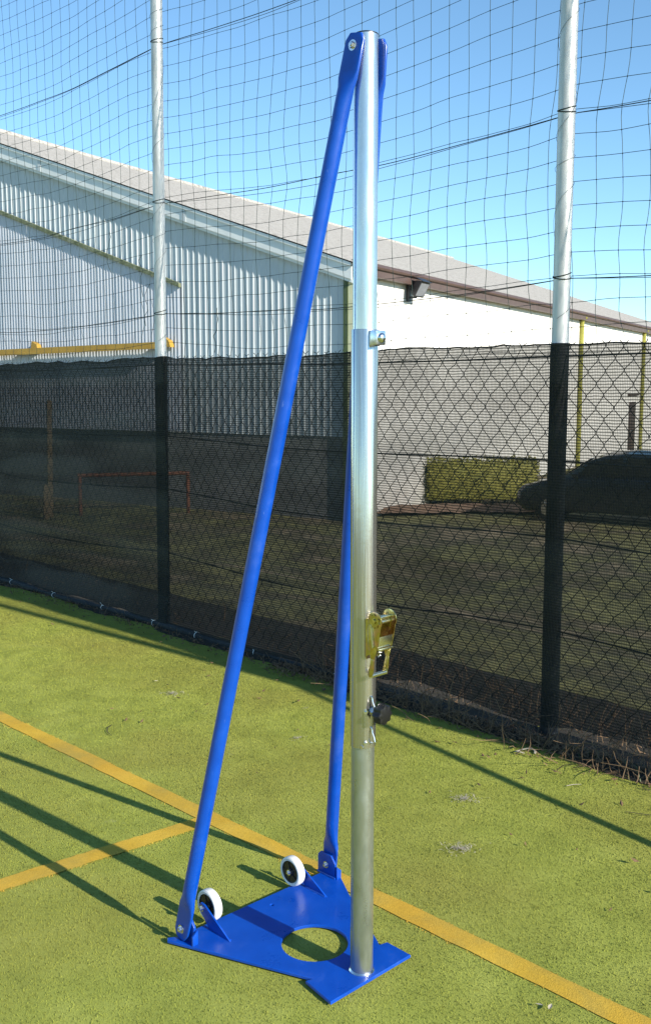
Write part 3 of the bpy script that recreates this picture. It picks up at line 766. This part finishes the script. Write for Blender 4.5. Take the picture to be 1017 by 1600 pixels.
for sg, x, y in ((-1, -.262, .476), (1, .321, .468)):
    b = MB(); b.prism([V(x, y - .042, ZT), V(x, y + .040, ZT), V(x, y + .040, ZT + .062), V(x, y + .028, ZT + .074), V(x, y - .022, ZT + .074), V(x, y - .042, ZT + .05)], V(-sg * .008, 0, 0))
    b.prism([V(x - sg * .008, y - .046, ZT), V(x + sg * .012, y - .046, ZT), V(x + sg * .012, y - .046, ZT + .028), V(x - sg * .008, y - .046, ZT + .045)], V(0, -.006, 0))
    lug = b.build('strut_lug', 'blue', post, bevel=.0012)
    hexbolt(lug, V(x - sg * .0082, y, .052), (-sg, 0, 0), .0075)
    b = MB(); b.tube([V(x - sg * .009, y - .045, ZT + .002), V(x - sg * .009, y + .04, ZT + .002)], .004, 6); b.build('weld_bead', 'blue', lug)

def wheel(x, y, z, sg):
    """sg: direction from the arm towards the wheel"""
    root = bpy.data.objects.new('wheel', None); COL.objects.link(root); root.parent = post; root.location = (x, y, z); root.empty_display_size = .05
    n = 40
    def rg(r, xx): return [V(xx, r * math.cos(2 * math.pi * k / n), r * math.sin(2 * math.pi * k / n)) for k in range(n)]
    b = MB(); b.loft([rg(.037, -.013), rg(.044, -.0145), rg(.0478, -.0115), rg(.049, -.005), rg(.049, .005), rg(.0478, .0115), rg(.044, .0145), rg(.037, .013), rg(.036, 0)], cap=False); b.build('tyre', 'tyre', root)
    b = MB(); b.loft([rg(.008, -.0165), rg(.012, -.015), rg(.014, -.0095), (rg(.034, -.0095)), rg(.037, -.0125), rg(.0375, -.012), rg(.0375, .012), rg(.037, .0125), rg(.034, .0095), rg(.014, .0095), rg(.012, .015), rg(.008, .0165)]); hub = b.build('hub', 'hub', root)
    for k in range(5):
        a = 2 * math.pi * k / 5; b = MB()
        for e in (-1, 1): b.box((e * .0105, .024 * math.cos(a), .024 * math.sin(a)), (.003, .022, .004), (V(1, 0, 0), V(0, math.cos(a), math.sin(a)), V(0, -math.sin(a), math.cos(a))))
        b.build('spoke', 'hub', root)
    hexbolt(root, (sg * .0168, 0, 0), (sg, 0, 0), .0062, .005, 'axle_nut')
    return root
for sg, x, y, z in ((1, -.150, .503, .070), (-1, .183, .492, .067)):
    wheel(x, y, z, sg)
    ax = x - sg * .024
    b = MB()
    b.prism([V(ax, y - .135, ZT), V(ax, y - .035, ZT), V(ax, y + .014, z - .008), V(ax, y + .016, z + .008), V(ax, y + .006, z + .016), V(ax, y - .012, z + .014)], V(-sg * .006, 0, 0))
    arm = b.build('wheel_arm', 'blue', post, bevel=.001)
    hexbolt(arm, V(ax - sg * .0062, y, z), (-sg, 0, 0), .0065, .006, 'axle_bolt')
    b = MB(); b.tube([V(ax + sg * .001, y - .13, ZT + .001), V(ax + sg * .001, y - .04, ZT + .001)], .0032, 6); b.build('weld_bead', 'blue', arm)

# clamp with bolt near the top of the sleeve (net side is local -y)
cb = MB(); cb.prism([V(-.017, -.0335, 1.756), V(.017, -.0335, 1.756), V(.017, -.0335, 1.796), V(-.017, -.0335, 1.796)], V(0, -.006, 0))
for sx in (-1, 1): cb.box((sx * .0155, -.046, 1.776), (.004, .024, .036))
cb.box((0, -.0565, 1.776), (.034, .004, .036))
cl_o = cb.build('clamp_bracket', 'zinc', post, bevel=.0012)
b = MB(); b.loft([[V(r * math.cos(2 * math.pi * k / 20), y, 1.776 + r * math.sin(2 * math.pi * k / 20)) for k in range(20)] for y, r in ((-.058, .0125), (-.062, .0125), (-.066, .010), (-.068, .006))]); b.build('bolt_head', 'zinc', cl_o)

# ratchet tensioner
rt = bpy.data.objects.new('ratchet', None); COL.objects.link(rt); rt.parent = post; rt.location = (0, -.034, .985); rt.empty_display_size = .05
tag(rt, 'gold passivated strap ratchet')
def arc(cy, cz, r, a0, a1, n): return [(cy + r * math.cos(R(a0 + (a1 - a0) * k / n)), cz + r * math.sin(R(a0 + (a1 - a0) * k / n))) for k in range(n + 1)]
def cheek_poly():
    # (outward, z): round toothed head, tapering body, bent handle
    return arc(.036, .054, .025, -35, 200, 16) + [(.008, .022), (.012, -.018), (.022, -.052), (.034, -.052), (.044, -.02), (.052, .012), (.055, .030)]
def handle_poly(): return [(.024, -.050), (.016, -.078), (.012, -.094), (.018, -.102), (.028, -.098), (.033, -.078), (.035, -.052)]
for sx in (-1, 1):
    b = MB(); b.prism([V(sx * .030, -y, z) for y, z in cheek_poly()], V(sx * -.003, 0, 0)); ck = b.build('cheek', 'gold', rt, bevel=.0008)
    b = MB(); b.prism([V(sx * .0305, -y, z) for y, z in handle_poly()], V(sx * -.003, 0, 0)); b.build('handle_arm', 'gold', ck, bevel=.0008)
    # toothed wheel seen outside the cheek
    tp = []
    for k in range(20):
        r = .020 if k % 2 else .0155; a = 2 * math.pi * k / 20; tp.append(V(sx * .0335, -.036 - r * math.cos(a), .054 + r * math.sin(a)))
    b = MB(); b.prism(tp, V(sx * -.003, 0, 0)); b.build('toothed_wheel', 'gold', rt)
    b = MB(); b.tube([V(sx * .034, -.036, .054), V(sx * .038, -.036, .054)], .007, 14); b.build('spindle_end', 'gold', ck)
    b = MB(); b.prism([V(sx * .0268, -y, z) for y, z in ((0, .05), (.03, .07), (.042, .05), (.03, -.03), (0, -.05))], V(sx * -.0025, 0, 0)); b.build('frame_side', 'gold', rt)
    b = MB(); b.prism([V(sx * .0345, -y, z) for y, z in ((.022, .045), (.027, .042), (.036, -.015), (.031, -.02))], V(sx * -.004, 0, 0)); b.build('pawl', 'zinc', ck)
b = MB(); b.tube([V(-.030, -.023, -.097), V(.030, -.023, -.097)], .0058, 14); b.build('grip_bar', 'gold_pale', rt)
for dz in (-.0052, .0052):
    b = MB(); b.tube([V(-.026, -.036, .054 + dz * 1.2), V(.026, -.036, .054 + dz * 1.2)], .0055, 12); b.build('spindle', 'gold_pale', rt)
b = MB(); b.prism([V(-.0262, -.050, .012), V(.0262, -.050, .012), V(.0262, -.046, -.018), V(-.0262, -.046, -.018)], V(0, .003, 0)); b.box((0, -.043, -.022), (.052, .02, .004)); b.build('release_plate', 'gold_pale', rt, bevel=.0006)
b = MB(); b.box((0, -.0015, 0), (.050, .003, .11)); b.build('back_plate', 'gold', rt)
b = MB()
for k in range(7): b.tube([V(-.004, -.026 + .004 * math.cos(k * 2.4), -.03 - .003 * k), V(.004, -.026 + .004 * math.sin(k * 2.4), -.0315 - .003 * k)], .0016, 6)
b.build('spring', 'zinc', rt)

# clamping knob, rope hooks
kn = bpy.data.objects.new('clamp_knob', None); COL.objects.link(kn); kn.parent = post; kn.location = (0, -.035, .780); kn.empty_display_size = .03
b = MB(); b.tube([V(0, .004, 0), V(0, -.028, 0)], .006, 12); b.build('stem', 'zinc', kn)
rings = []
for y, k_ in ((-.020, .55), (-.024, .92), (-.030, 1), (-.044, 1), (-.049, .9), (-.051, .5)):
    rings.append([V(r * k_ * math.cos(a), y, r * k_ * math.sin(a)) for a, r in [(2 * math.pi * q / 48, .0265 + .0028 * math.cos(8 * 2 * math.pi * q / 48)) for q in range(48)]])
b = MB(); b.loft(rings); b.build('grip', 'cap', kn)
b = MB(); b.loft([[V(r * math.cos(2 * math.pi * q / 6), y, r * math.sin(2 * math.pi * q / 6)) for q in range(6)] for y, r in ((.001, .011), (-.010, .011))], smooth=False); b.build('weld_nut', 'zinc', kn)
for zc in (.803, .716):
    b = MB(); ph = R(-98)
    dirv = V(math.cos(ph), math.sin(ph), 0)
    pr = [(.034, .016), (.036, .020), (.041, .017), (.042, .006), (.050, -.006), (.053, -.016), (.047, -.022), (.038, -.023), (.034, -.026)]
    b.tube([dirv * r + V(0, 0, zc + z) for r, z in pr], .0024, 8); b.build('rope_hook', 'zinc', post)
    hexbolt(post, dirv.cross(V(0, 0, 1)) * .0 + V(math.cos(R(-124)), math.sin(R(-124)), 0) * .0352 + V(0, 0, zc - .022), (math.cos(R(-124)), math.sin(R(-124)), 0), .004, .003, 'screw')

# ------------------------------------------------------------------ litter and weeds
def dry_weeds():
    r = random.Random(11); b = MB(); g = MB(); lf = MB()
    for _ in range(2600):
        s = r.uniform(-2.6, 1.7) if r.random() < .8 else r.uniform(1.5, 8.5); t = (-.09 - abs(r.gauss(0, .07)) - (.10 * r.random() if s < 1.0 else 0)) if r.random() < .6 else r.uniform(-.1, .45)
        L = r.uniform(.04, .13) if r.random() < .86 else r.uniform(.14, .30)
        if s > 1.6: L *= .5
        a = r.uniform(0, 2 * math.pi); tilt = r.uniform(.1, 1.35); p = fp(s, t, .004); pts = [p]
        d = V(math.cos(a) * math.sin(tilt), math.sin(a) * math.sin(tilt), math.cos(tilt))
        for k in range(3):
            d = (d + V(r.gauss(0, .22), r.gauss(0, .22), r.gauss(-.08, .15))).normalized(); p = p + d * L / 3
            p.z = max(p.z, .005); pts.append(p.copy())
        k_ = r.uniform(.7, 1.7); b.tube(pts, [.0018 * k_, .0015 * k_, .0011 * k_, .0006 * k_], 3, cap=False)
    for _ in range(260):
        s = r.uniform(-2.8, 1.2); t = -.12 - abs(r.gauss(0, .09)); p = fp(s, t, .003); a = r.uniform(0, 6.28); w = r.uniform(.0015, .003); L = r.uniform(.02, .06)
        d = V(math.cos(a), math.sin(a), 0); n = V(-d.y, d.x, 0)
        if vn(s * 2, 3) < -.1: continue
        g.add([p - n * w, p + n * w, p + d * L * .35 + V(0, 0, L * .7) + n * w * .6, p + d * L * .35 + V(0, 0, L * .7) - n * w * .6, p + d * L * .9 + V(0, 0, L * .75)], [(0, 1, 2, 3), (3, 2, 4)])
    for _ in range(4200):
        s = r.uniform(-3, 1.8) if r.random() < .75 else r.uniform(1.5, 9); t = -.085 - abs(r.gauss(0, .09)) - (r.random() ** 3 * 1.2 if r.random() < .06 else 0); p = fp(s, t, r.uniform(.006, .022)); L = r.uniform(.006, .018)
        d = V(r.gauss(0, 1), r.gauss(0, 1), r.gauss(0, .35)).normalized(); e = d.cross(V(r.gauss(0, .3), r.gauss(0, .3), 1)).normalized(); f = d.cross(e) * L * .25
        lf.add([p - d * L, p + e * L * .45 + f, p + d * L, p - e * L * .45 + f], [(0, 1, 2), (0, 2, 3)])
    for mb, nm, mm, lab, cat in ((b, 'dry_weeds', 'weed', 'dry brown stalks along the foot of the fence', 'weeds'), (g, 'green_weeds', 'green_weed', 'small green weeds along the foot of the fence', 'weeds'), (lf, 'leaf_litter', 'litter', 'dead brown leaf litter along the foot of the fence', 'leaf litter')):
        tag(mb.build(nm, mm), lab, cat, kind='stuff')
dry_weeds()
def soil_strip():
    b = MB(); vs = []; k = 150
    for i in range(k + 1):
        s = -3.3 + 13.4 * i / k
        wd = (.17 if s < 1.2 else .07) + .05 * vn(s * 2.1, 3.1) + .025 * vn(s * 7, 1)
        for j, (t, z) in enumerate(((.7, -.02), (-.04, .010), (-.04 - wd * .6, .010), (-.06 - wd, .0022))):
            vs.append(fp(s, t, z + .008 * vn(s * 9, j * 2.3) * (j < 3)))
    b.add(vs, [(i * 4 + j, i * 4 + j + 1, i * 4 + j + 5, i * 4 + j + 4) for i in range(k) for j in range(3)], True)
    return tag(b.build('soil_edge', 'soil'), kind='structure')
M['soil'] = mat('dark_damp_soil', [(.012, .010, .006), (.030, .022, .013), (.020, .020, .008)], 18, .95, 0, (60, .9, .01), detail=7)
soil_strip()

def bent_twig(name, x, y, pts, r, m, label, cat):
    b = MB(); b.tube([V(*p) for p in pts], [r] * (len(pts) - 1) + [r * .5], 6); o = b.build(name, m); o.location = (x, y, .006); o.scale.z = .5; tag(o, label, cat); return o
bent_twig('fallen_twig', -1.036, 4.66, [(-.01, .07, .002), (-.022, .02, .006), (-.012, -.03, .003), (.02, -.08, .001)], .0022, 'twig', 'thin dark bent twig lying on the turf left of the struts', 'twig')
bent_twig('fallen_twig', 1.22, 3.70, [(-.05, .02, .002), (-.01, 0, .006), (.04, -.015, .003), (.06, -.03, .001)], .0018, 'twig', 'short brown twig near the right edge of the turf', 'twig')
bent_twig('dry_stalk', 1.03, 3.98, [(-.03, -.005, .002), (0, .004, .006), (.035, .012, .002)], .0026, 'pale_leaf', 'short pale stalk lying on the turf below the fence shadow', 'stalk')
ring = [(.045 * math.cos(a), .03 * math.sin(a), .006 + .012 * math.sin(a * 2)) for a in [R(-30 + 24 * k) for k in range(13)]]
bent_twig('curled_bark_strip', .906, 4.364, ring, .0055, 'pale_leaf', 'pale curled strip of bark on the turf near the right pole', 'bark strip')
def dead_leaf(x, y, L, rz, m, label):
    b = MB(); vs = []
    for i, (u, w) in enumerate(((-1, .04), (-.6, .42), (-.1, .6), (.4, .45), (.8, .18), (1, .02))):
        cz = .006 + .25 * L * (u * u) * .4
        vs += [V(u * L, -w * L * .6, cz + .22 * L * w), V(u * L, 0, cz - .0), V(u * L, w * L * .6, cz + .3 * L * w)]
    b.add(vs, [(i * 3 + j, i * 3 + j + 1, i * 3 + j + 4, i * 3 + j + 3) for i in range(5) for j in range(2)], True)
    o = b.build('dead_leaf', m); o.location = (x, y, .006); o.rotation_euler = (.05, .08, rz); tag(o, label, 'leaf'); return o
dead_leaf(1.215, 4.03, .02, .5, 'litter', 'small reddish dead leaf at the right edge under the fence')
dead_leaf(.597, 2.475, .016, 1.1, 'pale_leaf', 'pale crumpled leaf low on the turf near the yellow line')
dead_leaf(.571, 2.485, .011, 2.6, 'pale_leaf', 'tiny pale leaf left of the crumpled one by the yellow line')
dead_leaf(.60, 4.47, .018, 2.2, 'litter', 'brown dead leaf between the clamp knob and the curled bark')
dead_leaf(-.95, 5.45, .012, .3, 'pale_leaf', 'small whitish leaf fragment on the sunlit turf at left')
def worn_tuft(name, x, y, n, rad, m, label):
    r = random.Random(int(abs(x * 977))); b = MB()
    for _ in range(n):
        a = r.uniform(0, 6.28); q = rad * abs(r.gauss(0, .5)); p = V(q * math.cos(a) * 1.4, q * math.sin(a), .007); L = r.uniform(.008, .022); d = V(r.gauss(0, 1), r.gauss(0, 1), abs(r.gauss(0, .3))).normalized(); e = V(-d.y, d.x, 0) * .0016
        b.add([p - e, p + e, p + d * L + e * .3], [(0, 1, 2)])
    o = b.build(name, m); o.location = (x, y, 0); o['kind'] = 'stuff'; tag(o, label, 'worn fibres')
worn_tuft('frayed_fibres', .558, 3.847, 150, .05, 'pale_leaf', 'frayed pale fibres where the turf is worn, nearer the stay shadow')
worn_tuft('frayed_fibres', .486, 3.41, 150, .055, 'pale_leaf', 'frayed pale fibres on the turf right of the post')
worn_tuft('frayed_fibres', -.826, 5.24, 120, .06, 'pale_leaf', 'frayed whitish fibres on the turf left of the struts')
worn_tuft('frayed_fibres', -.132, 4.547, 40, .03, 'pale_leaf', 'few pale loose fibres on the turf between the two struts')
